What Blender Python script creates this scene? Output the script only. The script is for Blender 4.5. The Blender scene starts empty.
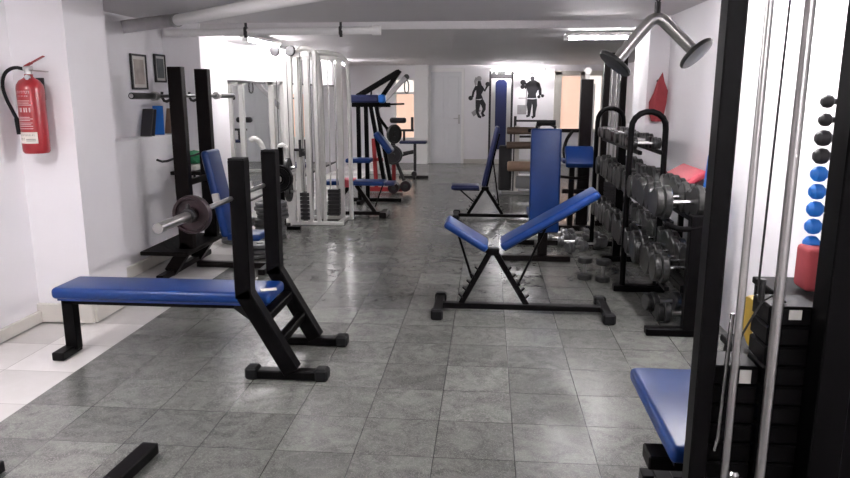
import bpy, bmesh, math, random
from mathutils import Vector, Matrix, Euler
random.seed(7)
SC = bpy.context.scene
COL = SC.collection
R = math.radians
PI = math.pi

# ------------------------------------------------------------------ materials
def nt(name):
    m = bpy.data.materials.new(name); m.use_nodes = True
    n = m.node_tree.nodes; l = m.node_tree.links
    return m, n, l, n['Principled BSDF']

def mat(name, col, rough=.5, metal=0.0, noise=0.0, scale=20.0, bump=0.0, coat=0.0, spec=None):
    m, n, l, b = nt(name)
    b.inputs['Base Color'].default_value = (*col, 1)
    b.inputs['Roughness'].default_value = rough
    b.inputs['Metallic'].default_value = metal
    b.inputs['Coat Weight'].default_value = coat
    if spec is not None: b.inputs['Specular IOR Level'].default_value = spec
    tc = n.new('ShaderNodeTexCoord')
    t = n.new('ShaderNodeTexNoise'); t.inputs['Scale'].default_value = scale; t.inputs['Detail'].default_value = 5
    l.new(tc.outputs['Object'], t.inputs['Vector'])
    if noise:
        mx = n.new('ShaderNodeMix'); mx.data_type = 'RGBA'
        mx.inputs[6].default_value = (*[c*(1-noise) for c in col], 1)
        mx.inputs[7].default_value = (*[min(1, c*(1+noise)) for c in col], 1)
        l.new(t.outputs['Fac'], mx.inputs[0]); l.new(mx.outputs[2], b.inputs['Base Color'])
    if bump:
        bp = n.new('ShaderNodeBump'); bp.inputs['Strength'].default_value = bump; bp.inputs['Distance'].default_value = .004
        l.new(t.outputs['Fac'], bp.inputs['Height']); l.new(bp.outputs['Normal'], b.inputs['Normal'])
    return m

def emit(name, col, s):
    m, n, l, b = nt(name)
    b.inputs['Base Color'].default_value = (*col, 1)
    b.inputs['Emission Color'].default_value = (*col, 1)
    b.inputs['Emission Strength'].default_value = s
    return m

def tile_mat(name, x0, y0, size, ca, cb, grout, rough, vein, bs=.2):
    m, n, l, b = nt(name)
    tc = n.new('ShaderNodeTexCoord'); sp = n.new('ShaderNodeSeparateXYZ'); l.new(tc.outputs['Object'], sp.inputs[0])
    def M(op, a, c=None, v=None):
        k = n.new('ShaderNodeMath'); k.operation = op
        if hasattr(a, 'links') or isinstance(a, bpy.types.NodeSocket): l.new(a, k.inputs[0])
        else: k.inputs[0].default_value = a
        if c is not None:
            if isinstance(c, bpy.types.NodeSocket): l.new(c, k.inputs[1])
            else: k.inputs[1].default_value = c
        return k.outputs[0]
    u = M('DIVIDE', M('SUBTRACT', sp.outputs[0], x0), size); v = M('DIVIDE', M('SUBTRACT', sp.outputs[1], y0), size)
    fu, fv = M('FLOOR', u), M('FLOOR', v)
    du = M('ABSOLUTE', M('SUBTRACT', M('FRACT', u), .5)); dv = M('ABSOLUTE', M('SUBTRACT', M('FRACT', v), .5))
    g = M('GREATER_THAN', M('MAXIMUM', du, dv), .5-.0045)
    cmb = n.new('ShaderNodeCombineXYZ'); l.new(fu, cmb.inputs[0]); l.new(fv, cmb.inputs[1])
    wn = n.new('ShaderNodeTexWhiteNoise'); l.new(cmb.outputs[0], wn.inputs['Vector'])
    # per-tile shifted veining
    add = n.new('ShaderNodeVectorMath'); add.operation = 'MULTIPLY_ADD'
    add.inputs[1].default_value = (7.3, 7.3, 7.3); l.new(wn.outputs['Color'], add.inputs[0]); l.new(tc.outputs['Object'], add.inputs[2])
    nz = n.new('ShaderNodeTexNoise'); nz.inputs['Scale'].default_value = 7; nz.inputs['Detail'].default_value = 6; nz.inputs['Roughness'].default_value = .5
    nz.inputs['Distortion'].default_value = 1.6
    l.new(add.outputs[0], nz.inputs['Vector'])
    rp = n.new('ShaderNodeValToRGB'); rp.color_ramp.elements[0].position = .36; rp.color_ramp.elements[1].position = .72
    rp.color_ramp.elements[0].color = (*ca, 1); rp.color_ramp.elements[1].color = (*cb, 1)
    l.new(nz.outputs['Fac'], rp.inputs[0])
    # fine light veins
    nz2 = n.new('ShaderNodeTexNoise'); nz2.inputs['Scale'].default_value = 34; nz2.inputs['Detail'].default_value = 4; nz2.inputs['Distortion'].default_value = 3.0
    l.new(add.outputs[0], nz2.inputs['Vector'])
    vr = M('MULTIPLY', M('LESS_THAN', M('ABSOLUTE', M('SUBTRACT', nz2.outputs['Fac'], .53)), .03), vein)
    mv = n.new('ShaderNodeMix'); mv.data_type = 'RGBA'; l.new(vr, mv.inputs[0]); l.new(rp.outputs[0], mv.inputs[6])
    mv.inputs[7].default_value = (*[min(1, c*1.45) for c in cb], 1)
    # tone of a whole tile
    hsv = n.new('ShaderNodeHueSaturation'); l.new(mv.outputs[2], hsv.inputs['Color'])
    l.new(M('ADD', M('MULTIPLY', wn.outputs['Value'], .36), .82), hsv.inputs['Value'])
    mg = n.new('ShaderNodeMix'); mg.data_type = 'RGBA'; l.new(g, mg.inputs[0]); l.new(hsv.outputs[0], mg.inputs[6]); mg.inputs[7].default_value = (*grout, 1)
    l.new(mg.outputs[2], b.inputs['Base Color'])
    b.inputs['Roughness'].default_value = rough
    return m

M = dict(
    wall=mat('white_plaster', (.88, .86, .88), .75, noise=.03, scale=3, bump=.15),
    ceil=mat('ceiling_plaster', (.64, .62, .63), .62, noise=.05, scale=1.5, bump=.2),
    trimw=mat('white_trim', (.88, .87, .86), .5),
    door=mat('white_door_paint', (.76, .76, .78), .4, noise=.02),
    black=mat('black_frame_paint', (.0026, .0022, .0026), .40, noise=.3, scale=30, spec=.09),
    black2=mat('dark_brown_frame_paint', (.006, .004, .004), .36, noise=.3, scale=30, spec=.14),
    blue=mat('blue_vinyl', (.002, .030, .155), .36, noise=.12, scale=9, bump=.12, spec=.38),
    blued=mat('dark_blue_vinyl', (.012, .020, .09), .4, noise=.1, scale=9, bump=.1),
    blueb=mat('bright_blue_vinyl', (.01, .17, .62), .38),
    bluev=mat('blue_vinyl_seam', (.010, .040, .20), .45),
    rubber=mat('black_rubber', (.007, .007, .008), .6, noise=.2, spec=.25),
    chrome=mat('chrome', (.72, .72, .72), .18, 1.0),
    steel=mat('brushed_steel', (.50, .49, .48), .33, 1.0, noise=.1, scale=40),
    iron=mat('grey_cast_iron', (.04, .04, .04), .36, .4, noise=.35, scale=35),
    irong=mat('mid_grey_iron', (.045, .045, .044), .34, .5, noise=.5, scale=22),
    ironl=mat('worn_light_iron', (.20, .20, .205), .36, .7, noise=.3, scale=35),
    maroon=mat('dark_maroon_plate', (.022, .010, .013), .42, .2, noise=.2),
    whitep=mat('white_machine_paint', (.62, .61, .585), .3, noise=.03),
    red=mat('red_extinguisher_paint', (.33, .016, .022), .3, coat=.4),
    redp=mat('red_frame_paint', (.30, .02, .025), .35, noise=.1),
    redf=mat('red_fabric', (.36, .05, .06), .8, noise=.2, scale=15, bump=.3),
    pink=mat('pink_red_vinyl', (.55, .06, .09), .5, noise=.1),
    cream=mat('cream_label', (.72, .66, .60), .6),
    ink=mat('faded_print', (.62, .42, .42), .6),
    inkd=mat('dark_print', (.02, .018, .02), .5),
    roll=mat('beige_brown_foam', (.16, .11, .08), .7, noise=.2),
    rolll=mat('tan_vinyl_roll', (.45, .30, .21), .5, noise=.15),
    greym=mat('grey_machine_paint', (.30, .30, .29), .4),
    yellow=mat('yellow_paint', (.45, .29, .03), .45, noise=.1),
    green=mat('green_fabric', (.02, .22, .09), .7, noise=.4, scale=18),
    paper=mat('paper', (.62, .60, .56), .7),
    photo=mat('print_picture', (.42, .36, .32), .5, noise=.6, scale=9),
    photod=mat('dark_print_picture', (.10, .11, .11), .4, noise=.8, scale=12),
    tan=mat('brown_book_cover', (.22, .13, .08), .6, noise=.2),
    decal=mat('dark_grey_sticker', (.022, .020, .025), .6, noise=.4, scale=14),
    decall=mat('light_grey_sticker', (.38, .36, .37), .6, noise=.3, scale=10),
    skirt=mat('cream_skirting', (.66, .63, .58), .4, noise=.06, scale=8),
    mirror=mat('mirror_glass', (.88, .90, .90), .02, 1.0),
    peach=emit('backlit_peach_glass', (.85, .58, .45), .16),
    pale=emit('backlit_pale_glass', (.85, .78, .72), .22),
    tube=emit('fluorescent_tube', (1.0, .965, .985), 24),
    tubeb=emit('bright_fluorescent_tube', (1.0, .965, .985), 50),  # same tube colour, emission raised to brighten the near walls
    floor=tile_mat('grey_marbled_tile', .141, 2.777, .351, (.098, .100, .092), (.185, .187, .172), (.012, .012, .012), .25, .6),
    floorw=tile_mat('cream_white_tile', -2.31, 3.12, .42, (.69, .67, .645), (.73, .71, .69), (.36, .33, .31), .26, .0, .05),
)

# ------------------------------------------------------------------ mesh helpers
def BM(): return bmesh.new()

def _basis(d, up=(0, 0, 1)):
    d = Vector(d).normalized(); up = Vector(up)
    if abs(d.dot(up.normalized())) > .98: up = Vector((0, 1, 0)) if abs(d.y) < .9 else Vector((1, 0, 0))
    s = d.cross(up).normalized(); u = s.cross(d).normalized()
    return d, s, u

def box(bm, c, s, rot=None, bev=0.0, seg=1):
    r = bmesh.ops.create_cube(bm, size=1.0)
    vs = r['verts']
    for v in vs: v.co = Vector((v.co.x*s[0], v.co.y*s[1], v.co.z*s[2]))
    if bev:
        es = list({e for v in vs for e in v.link_edges})
        q = bmesh.ops.bevel(bm, geom=vs+es, offset=min(bev, min(s)*.49), segments=seg, affect='EDGES', profile=.5)
        vs = list({v for f in q['faces'] for v in f.verts} | {v for v in vs if v.is_valid})
    mtx = Matrix.Translation(Vector(c))
    if rot is not None: mtx = mtx @ (rot if isinstance(rot, Matrix) else Euler(rot).to_matrix().to_4x4())
    for v in vs: v.co = mtx @ v.co
    return bm

def beam(bm, a, b, w=.05, h=.05, up=(0, 0, 1), bev=.004):
    a, b = Vector(a), Vector(b); d, s, u = _basis(b-a, up)
    m = Matrix((( s.x, d.x, u.x), (s.y, d.y, u.y), (s.z, d.z, u.z))).to_4x4()
    return box(bm, (a+b)/2, (w, (b-a).length, h), m, bev)

def tube(bm, pts, r=.015, seg=10, smooth=0):
    pts = [Vector(p) for p in pts]
    if smooth:
        for _ in range(smooth):
            q = [pts[0]]
            for i in range(len(pts)-1):
                q += [pts[i].lerp(pts[i+1], .25), pts[i].lerp(pts[i+1], .75)]
            q.append(pts[-1]); pts = q
    rings = []; up = Vector((0, 0, 1)); prev = None
    for i, p in enumerate(pts):
        d = (pts[min(i+1, len(pts)-1)]-pts[max(i-1, 0)])
        if prev is None: _, s, u = _basis(d)
        else:
            d = d.normalized(); s = (prev - d*prev.dot(d)).normalized(); u = s.cross(d)
        prev = s; rr = r[i] if isinstance(r, (list, tuple)) else r
        rings.append([bm.verts.new(p + (s*math.cos(t)+u*math.sin(t))*rr) for t in [2*PI*k/seg for k in range(seg)]])
    for i in range(len(rings)-1):
        for k in range(seg):
            bm.faces.new((rings[i][k], rings[i][(k+1) % seg], rings[i+1][(k+1) % seg], rings[i+1][k]))
    bm.faces.new(rings[0][::-1]); bm.faces.new(rings[-1])
    return bm

def cyl(bm, a, b, r, seg=16): return tube(bm, [a, b], r, seg)

def lathe(bm, prof, o=(0, 0, 0), axis=(0, 0, 1), seg=24):
    """prof: (radius, height) pairs along axis"""
    o = Vector(o); d, s, u = _basis(axis, (0, 1, 0) if abs(Vector(axis).normalized().z) > .9 else (0, 0, 1)); rings = []
    for r, h in prof:
        if r < 1e-5: rings.append([bm.verts.new(o+d*h)])
        else: rings.append([bm.verts.new(o+d*h+(s*math.cos(t)+u*math.sin(t))*r) for t in [2*PI*k/seg for k in range(seg)]])
    for A, B in zip(rings, rings[1:]):
        for k in range(seg):
            j = (k+1) % seg
            if len(A) == 1 and len(B) > 1: bm.faces.new((A[0], B[j], B[k]))
            elif len(B) == 1 and len(A) > 1: bm.faces.new((A[k], A[j], B[0]))
            elif len(A) > 1: bm.faces.new((A[k], A[j], B[j], B[k]))
    for A, fl in ((rings[0], 1), (rings[-1], 0)):
        if len(A) > 1: bm.faces.new(A[::-1] if fl else A)
    return bm

def prism(bm, poly, z0, z1, f=lambda x, y, z: (x, y, z)):
    a = [bm.verts.new(f(x, y, z0)) for x, y in poly]; b = [bm.verts.new(f(x, y, z1)) for x, y in poly]
    bm.faces.new(a[::-1]); bm.faces.new(b)
    for i in range(len(poly)):
        j = (i+1) % len(poly); bm.faces.new((a[i], a[j], b[j], b[i]))
    return bm

EACH = {'rubber_cap', 'crossbar', 'collar', 'brace', 'guide_rod', 'cable', 'curved_arm', 'peg', 'plate', 'post', 'side_rod', 'bolt', 'tooth',
        'saddle_rail', 'bracket', 'cradle_arm', 'handle', 'weight_label', 'lamp_holder', 'lever', 'base_rail', 'swing_arm', 'top_rail', 'base_frame', 'lamp_box', 'door_panel', 'prop_strut', 'end_bracket'}

def islands(bm):
    """groups of vertices of pieces that touch"""
    bm.verts.index_update(); seen = set(); out = []
    for v in bm.verts:
        if v in seen: continue
        st = [v]; seen.add(v); g = []
        while st:
            a = st.pop(); g.append(a)
            for e in a.link_edges:
                q = e.other_vert(a)
                if q not in seen: seen.add(q); st.append(q)
        out.append(g)
    bb = lambda g: (Vector([min(v.co[i] for v in g) for i in range(3)]), Vector([max(v.co[i] for v in g) for i in range(3)]))
    ch = True
    while ch:
        ch = False
        for i in range(len(out)):
            A = bb(out[i])
            for j in range(i+1, len(out)):
                B = bb(out[j])
                if all(A[0][k] <= B[1][k]+.001 and B[0][k] <= A[1][k]+.001 for k in range(3)):
                    out[i] += out[j]; out.pop(j); ch = True; break
            if ch: break
    return out

def obj(name, bm, m, parent=None, loc=None):
    if name in EACH and parent is not None:
        gs = islands(bm)
        if len(gs) > 1:
            first = None
            for g in gs:
                keep = set(g); nb = bm.copy(); bm.verts.index_update(); nb.verts.ensure_lookup_table()
                ids = {v.index for v in keep}
                bmesh.ops.delete(nb, geom=[v for i, v in enumerate(nb.verts) if i not in ids], context='VERTS')
                o = obj1(name, nb, m, parent, loc); first = first or o
            bm.free(); return first
    return obj1(name, bm, m, parent, loc)

def obj1(name, bm, m, parent=None, loc=None):
    bmesh.ops.recalc_face_normals(bm, faces=bm.faces[:])
    for f in bm.faces: f.smooth = True
    for e in bm.edges:
        if len(e.link_faces) == 2 and e.calc_face_angle(0) > R(32): e.smooth = False
    me = bpy.data.meshes.new(name); bm.to_mesh(me); bm.free()
    me.materials.append(M[m] if isinstance(m, str) else m)
    o = bpy.data.objects.new(name, me); COL.objects.link(o)
    if parent is not None: o.parent = parent
    if loc: o.location = loc
    return o

def tag(o, label, cat, group=None):
    o['label'] = label; o['category'] = cat
    if group: o['group'] = group
    return o

def thing(name, label, cat, loc=(0, 0, 0), rz=0, group=None):
    o = bpy.data.objects.new(name, None); COL.objects.link(o); o.empty_display_size = .05
    o.location = loc; o.rotation_euler = (0, 0, rz)
    return tag(o, label, cat, group)

def one(name, bm, m, label, cat, group=None, loc=(0, 0, 0), rot=(0, 0, 0)):
    """a thing that is one mesh, origin at its base"""
    o = obj(name, bm, m); o.location = loc; o.rotation_euler = rot
    return tag(o, label, cat, group)

def struct(name, bm, m, parent=None):
    o = obj(name, bm, m, parent)
    if parent is None: o['kind'] = 'structure'
    return o

def dup(root, loc, rot=None, label=None, group=None):
    r = root.copy(); COL.objects.link(r); r.location = loc
    if rot is not None: r.rotation_euler = rot
    if label: r['label'] = label
    if group: r['group'] = group
    for ch in list(root.children):
        c = ch.copy(); COL.objects.link(c); c.parent = r
        for g in list(ch.children):
            d = g.copy(); COL.objects.link(d); d.parent = c
    return r

# ------------------------------------------------------------------ room shell
ZN, ZF, YS = 2.22, 2.15, 6.95
YB, YF = -2.6, 15.8
struct('floor', prism(BM(), [(-2.31, YB), (3.2, YB), (3.2, YF+.2), (-2.31, YF+.2)], -.12, 0), 'floor')
struct('floor_edge', prism(BM(), [(-3.4, YB), (-2.31, YB), (-2.31, YF+.2), (-3.4, YF+.2)], -.12, 0), 'floorw')
b = BM()
prism(b, [(YB, ZN), (YS, ZN), (YS, ZF), (YF+.2, ZF), (YF+.2, 2.5), (YB, 2.5)], -3.4, 3.2, lambda y, z, x: (x, y, z))
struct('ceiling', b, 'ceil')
b = BM()
# left wall: near stretch, pier, ledge wall with a set-back upper part, second pier
prism(b, [(-3.4, YB), (-3.05, YB), (-3.05, 4.37), (-2.67, 4.37), (-2.67, 4.86), (-3.02, 4.86), (-3.02, 6.9), (-2.84, 6.9), (-2.84, 7.6), (-3.1, 7.6), (-3.1, YF), (-3.4, YF)], 0, 1.16)
prism(b, [(-3.4, YB), (-3.05, YB), (-3.05, 4.37), (-2.67, 4.37), (-2.67, 4.86), (-3.22, 4.86), (-3.22, 6.9), (-2.84, 6.9), (-2.84, 7.6), (-3.1, 7.6), (-3.1, YF), (-3.4, YF)], 1.16, 2.3)
struct('wall_left', b, 'wall')
b = BM()
prism(b, [(1.6, YB), (3.2, YB), (3.2, YF), (2.85, YF), (2.85, 7.2), (1.42, 7.2), (1.42, 6.6), (1.6, 6.6)], 0, 2.3)
struct('wall_right', b, 'wall')
struct('wall_far', prism(BM(), [(-3.4, YF), (3.2, YF), (3.2, YF+.2), (-3.4, YF+.2)], 0, 2.3), 'wall')
struct('wall_back', prism(BM(), [(-3.4, YB-.2), (3.2, YB-.2), (3.2, YB), (-3.4, YB)], 0, 2.3), 'wall')
b = BM()
box(b, (-2.855, 4.355, .075), (.40, .03, .13), bev=.004); box(b, (-2.655, 4.62, .075), (.03, .5, .13), bev=.004)
box(b, (-3.005, 5.9, .06), (.03, 2.0, .10), bev=.004)
box(b, (-3.035, 2.0, .05), (.03, 4.7, .08), bev=.004)
struct('baseboard_left', b, 'skirt')
b = BM(); box(b, (-1.45, YF-.01, .05), (.3, .02, .10), bev=.003); box(b, (.48, YF-.01, .05), (2.1, .02, .10), bev=.003)
struct('baseboard_far', b, 'skirt')
b = BM(); box(b, (-1.46, 15.68, 1.075), (.28, .24, 2.15))
struct('trim_1', b, 'trimw')
# far door
d = struct('door_1', box(BM(), (-.93, YF-.02, 1.0), (.70, .05, 2.0), bev=.004), 'door')
b = BM(); box(b, (-1.30, YF-.03, 1.02), (.06, .06, 2.04), bev=.004); box(b, (-.56, YF-.03, 1.02), (.06, .06, 2.04), bev=.004); box(b, (-.93, YF-.03, 2.05), (.80, .06, .06), bev=.004)
obj('door_frame', b, 'trimw', d)
b = BM()
for z, h in ((1.45, .9), (.5, .75)):
    for x in (-1.09, -.77): box(b, (x, YF-.048, z), (.22, .012, h), bev=.005)
obj('door_panel', b, 'door', d)
b = BM(); box(b, (-.64, YF-.05, .98), (.04, .012, .2), bev=.003); tube(b, [(-.64, YF-.05, 1.0), (-.64, YF-.1, 1.0), (-.76, YF-.1, 1.0)], .010, 8)
obj('door_handle', b, 'steel', d)
# right far double glazed door
d = struct('door_2', box(BM(), (1.99, YF-.02, .35), (1.0, .05, .70), bev=.004), 'door')
b = BM()
for x in (1.50, 1.79+.26, 2.50): box(b, (x, YF-.04, 1.0), (.15, .08, 2.0), bev=.005)
box(b, (1.99, YF-.04, 1.97), (1.15, .08, .10), bev=.005); box(b, (1.99, YF-.04, .74), (1.15, .08, .09), bev=.005)
obj('door_frame', b, 'skirt', d)
obj('pane', box(BM(), (1.76, YF-.03, 1.34), (.50, .02, 1.12)), 'peach', d)
obj('pane', box(BM(), (2.29, YF-.03, 1.34), (.40, .02, 1.12)), 'pale', d)
# left far glazed window
b = BM()
for x in (-2.06, -1.62): box(b, (x, YF-.04, 1.2), (.05, .07, 1.3), bev=.004)
for z in (.55, 1.55, 1.85): box(b, (-1.84, YF-.04, z), (.49, .07, .05), bev=.004)
w = struct('window_1', b, 'trimw')
obj('pane', box(BM(), (-1.84, YF-.02, 1.05), (.40, .02, .95)), 'peach', w)
obj('pane', box(BM(), (-1.84, YF-.02, 1.70), (.40, .02, .26)), 'pale', w)
# big wall mirror
b = BM(); box(b, (-3.092, 11.0, .93), (.012, 6.4, 1.50))
mr = one('wall_mirror', b, 'mirror', 'long wall mirror behind the white cable machine', 'mirror')
b = BM(); beam(b, (-3.085, 7.8, 1.69), (-3.085, 14.2, 1.69), .03, .025); beam(b, (-3.085, 7.8, .17), (-3.085, 14.2, .17), .03, .025)
beam(b, (-3.085, 7.8, .17), (-3.085, 7.8, 1.69), .03, .025); beam(b, (-3.085, 14.2, .17), (-3.085, 14.2, 1.69), .03, .025)
obj('mirror_frame', b, 'inkd', mr)
# grilled shutter on the right recess wall
b = BM(); box(b, (2.835, 10.2, 1.2), (.03, 4.6, 1.5), bev=.004)
sh = struct('trim_2', b, 'greym')
b = BM()
for k in range(46): box(b, (2.815, 8.0+k*.1, 1.98), (.012, .05, .03))
obj('slat_vent', b, 'decall', sh)

# ------------------------------------------------------------------ pipes under the ceiling
p = thing('ceiling_pipe', 'thick white pipe slanting up across the ceiling from the left wall elbow', 'pipe', (-2.62, 5.90, 2.145))
obj('pipe_run', cyl(BM(), (0, 0, 0), (2.05, -1.92, .0), .045, 18), 'trimw', p)
obj('joint_ring', cyl(BM(), (-.02, .016, 0), (.03, -.025, 0), .056, 18), 'greym', p)
obj('elbow', tube(BM(), [(0, 0, 0), (-.12, .06, 0), (-.22, .0, -.02), (-.42, -.10, -.06)], .052, 14, smooth=2), 'decall', p)
p = thing('ceiling_pipe', 'straight white pipe with an end cap running across under the ceiling step', 'pipe', (-2.82, 6.78, 2.115))
obj('pipe_run', cyl(BM(), (-.3, 0, 0), (1.75, 0, .012), .034, 16), 'trimw', p)
obj('end_cap', cyl(BM(), (1.72, 0, .012), (1.80, 0, .012), .044, 16), 'trimw', p)
for x in (.50, 1.42):
    b = BM(); box(b, (x, 0, .01), (.03, .085, .085), bev=.01); box(b, (x, 0, .06), (.02, .02, .06)); box(b, (x+.01, -.045, -.02), (.025, .02, .06))
    obj('pipe_clamp', b, 'inkd', p)

# ------------------------------------------------------------------ fluorescent lamps
def lamp(a, c, label, m='tube'):
    a, c = Vector(a), Vector(c); d = (c-a).normalized()
    t = thing('ceiling_light', label, 'light', tuple((a+c)/2+Vector((0, 0, .045))))
    o = (a+c)/2+Vector((0, 0, .045))
    obj('lamp_tray', beam(BM(), a-o+Vector((0, 0, .03)), c-o+Vector((0, 0, .03)), .10, .03), 'trimw', t)
    tb = obj('lamp_tube', cyl(BM(), a-o+d*.03, c-o-d*.03, .018, 12), m, t)
    b = BM(); box(b, a-o+d*.015, (.05, .05, .06), bev=.006); box(b, c-o-d*.015, (.05, .05, .06), bev=.006)
    obj('lamp_holder', b, 'trimw', t)
    return t
lamp((.02, 15.3, 2.03), (1.18, 15.3, 2.03), 'lit fluorescent tube at the far wall above the blue board and wall stickers')
lamp((.75, 7.35, 2.09), (1.40, 7.35, 2.09), 'lit fluorescent tube above the dumbbell rack beside the right column')
lamp((-2.48, 7.2, 2.09), (-2.48, 8.35, 2.09), 'lit fluorescent tube just behind the ceiling pipe, in front of the white machine')
lamp((-2.74, 9.2, 2.09), (-2.74, 10.4, 2.09), 'lit fluorescent tube over the left mirror behind the white machine')
lamp((-2.75, 12.6, 2.09), (-2.75, 13.8, 2.09), 'lit fluorescent tube far left beyond the white cable machine')
for (a, c, lb) in (((-2.55, 1.6, 2.16), (-2.55, 2.8, 2.16), 'lit fluorescent tube on the near ceiling along the left wall'),
                   ((1.05, 3.3, 2.16), (1.05, 4.5, 2.16), 'lit fluorescent tube on the near ceiling along the right wall'),
                   ((.2, -1.5, 2.16), (1.4, -1.5, 2.16), 'lit fluorescent tube on the ceiling by the rear wall')):
    lamp(a, c, lb, 'tubeb')

# ------------------------------------------------------------------ fire extinguisher
t = thing('fire_extinguisher', 'red fire extinguisher hung on the white pier at the left', 'fire extinguisher', (-2.865, 4.255, 1.175))
obj('cylinder_body', lathe(BM(), [(0, 0), (.070, .0), (.078, .012), (.080, .03), (.080, .40), (.076, .425), (.060, .45), (.035, .465), (.025, .475), (.025, .49), (0, .49)], seg=32), 'red', t)
b = BM(); tube(b, [(0, 0, .485), (0, 0, .52)], .022, 14); box(b, (.0, 0, .525), (.055, .035, .03), bev=.006)
obj('valve', b, 'steel', t)
b = BM(); beam(b, (-.02, 0, .535), (.03, 0, .56), .03, .012); beam(b, (.03, 0, .56), (.115, 0, .60), .026, .008)
obj('squeeze_lever', b, 'red', t)
b = BM(); beam(b, (0, 0, .515), (.13, 0, .505), .026, .008); obj('carry_handle', b, 'steel', t)
b = BM(); tube(b, [(-.02, 0, .52), (-.09, 0, .535), (-.16, 0, .50), (-.185, 0, .42), (-.16, -.01, .34), (-.115, -.03, .27), (-.085, -.04, .22)], .011, 10, smooth=2)
tube(b, [(-.085, -.04, .22), (-.075, -.045, .12)], .014, 10); obj('hose', b, 'rubber', t)
b = BM(); cyl(b, (.02, -.035, .47), (.02, -.05, .47), .016, 14); obj('pressure_gauge', b, 'chrome', t)
def band(b, z0, z1, a0, a1, rr=.0812):
    n = 12; A = [a0+(a1-a0)*k/n for k in range(n+1)]
    vs = [[b.verts.new((rr*math.sin(a), -rr*math.cos(a), z)) for a in A] for z in (z0, z1)]
    for k in range(n): b.faces.new((vs[0][k], vs[0][k+1], vs[1][k+1], vs[1][k]))
b = BM(); band(b, .065, .135, -.75, .75); obj('label_plate', b, 'cream', t)
b = BM()
def word(b, z, h, a, rr=.0817, sp=.12, w=.07, seed=1):
    rnd = random.Random(seed); x = a[0]
    while x < a[1]:
        k = rnd.choice((0, 1, 2)); band(b, z, z+h, x, x+w*.35, rr)
        if k: band(b, z+h*.8, z+h, x, x+w, rr)
        if k == 2: band(b, z, z+h*.2, x, x+w, rr)
        x += sp
for z, h, a, s in ((.372, .016, (-.85, .55), 1), (.352, .008, (-.5, .35), 2), (.258, .030, (0, -1), 3)):
    word(b, z, h, a, seed=s, sp=.13 if h < .02 else .27, w=.09 if h < .02 else .19)
for a_ in (-.72, -.42, -.30, -.05, .12, .34): band(b, .258, .285, a_, a_+.10, .0815)
for z in (.325, .312, .30, .225, .215, .205, .19, .18, .17, .155): band(b, z, z+.004, -.7, .45+.1*math.sin(z*300), .0815)
obj('printed_text', b, 'ink', t)
b = BM(); word(b, .112, .009, (-.6, .55), .0820, .11, .06, 5); word(b, .085, .014, (-.6, -.2), .0820, .14, .09, 6); band(b, .09, .093, -.1, .6, .082); band(b, .08, .083, -.1, .6, .082)
obj('label_print', b, 'inkd', t)
b = BM(); box(b, (0, .09, .40), (.05, .05, .05), bev=.004); box(b, (0, .108, .40), (.05, .012, .14)); obj('wall_bracket', b, 'inkd', t)

# ------------------------------------------------------------------ cushion helper
def cushion(b, c, s, rot=None, bev=.022): return box(b, c, s, rot, bev, 4)
def slab(b, p0, p1, w, th, bev=.02):
    """padded board from p0 to p1, width along Y"""
    a, c = Vector(p0), Vector(p1); d = (c-a).normalized(); y = Vector((0, 1, 0)); u = d.cross(y); 
    if u.z < 0: u = -u
    m = Matrix(((d.x, y.x, u.x), (d.y, y.y, u.y), (d.z, y.z, u.z))).to_4x4()
    return box(b, (a+c)/2, ((c-a).length, w, th), m, bev, 4)

# ------------------------------------------------------------------ flat bench press station
t = thing('bench_press_station', 'black flat bench press rack with long blue pad in the left foreground', 'weight bench', (-1.85, 3.83, 0))
obj('bench_pad', cushion(BM(), (.0, 0, .415), (1.30, .30, .068), bev=.026), 'blue', t)
b = BM(); box(b, (.0, 0, .377), (1.24, .26, .014)); obj('pad_board', b, 'bluev', t)
b = BM(); beam(b, (-.66, 0, .345), (.60, 0, .345), .06, .055); obj('spine', b, 'black', t)
b = BM(); beam(b, (-.63, 0, .03), (-.63, 0, .36), .075, .06, (0, 1, 0)); obj('leg', b, 'black', t)
b = BM(); box(b, (-.645, -.05, .03), (.075, .20, .05), bev=.006); obj('foot', b, 'black', t)
for y in (-.27, .27):
    b = BM(); beam(b, (.555, y, .46), (.555, y, 1.21), .088, .085, (0, 1, 0)); obj('upright', b, 'black', t)
    b = BM(); beam(b, (.548, y, .50), (.80, y, .05), .088, .085, (0, 1, 0)); obj('leg', b, 'black', t)
    b = BM(); box(b, (.775, y, .030), (.40, .07, .05), bev=.006)
    f = obj('foot', b, 'black', t)
    b = BM()
    for x in (.575, .965): box(b, (x, y, .036), (.075, .085, .07), bev=.012)
    obj('rubber_cap', b, 'rubber', f)
    b = BM(); beam(b, (.50, y, .995), (.43, y, .975), .04, .02); beam(b, (.43, y, .97), (.42, y, 1.03), .04, .014, (0, 1, 0)); obj('bar_hook', b, 'steel', t)
    b = BM(); box(b, (.555, y, 1.214), (.085, .085, .012), bev=.003); obj('end_cap', b, 'rubber', t)
    b = BM()
    for z in (.62, .74, .86, .98, 1.10): cyl(b, (.555, y-.042, z), (.555, y-.036, z), .009, 10)
    obj('bolt', b, 'inkd', t)
b = BM(); beam(b, (.64, -.27, .33), (.64, .27, .33), .06, .05)
beam(b, (.72, -.25, .20), (.72, .25, .20), .05, .05)
obj('crossbar', b, 'black', t)
b = BM(); beam(b, (.40, 0, .34), (.66, -.25, .30), .05, .05); beam(b, (.40, 0, .34), (.66, .25, .30), .05, .05); obj('brace', b, 'black', t)
b = BM(); box(b, (.62, -.07, .4515), (.09, .05, .003), (0, 0, .4)); obj('sticker', b, 'cream', t)

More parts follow.
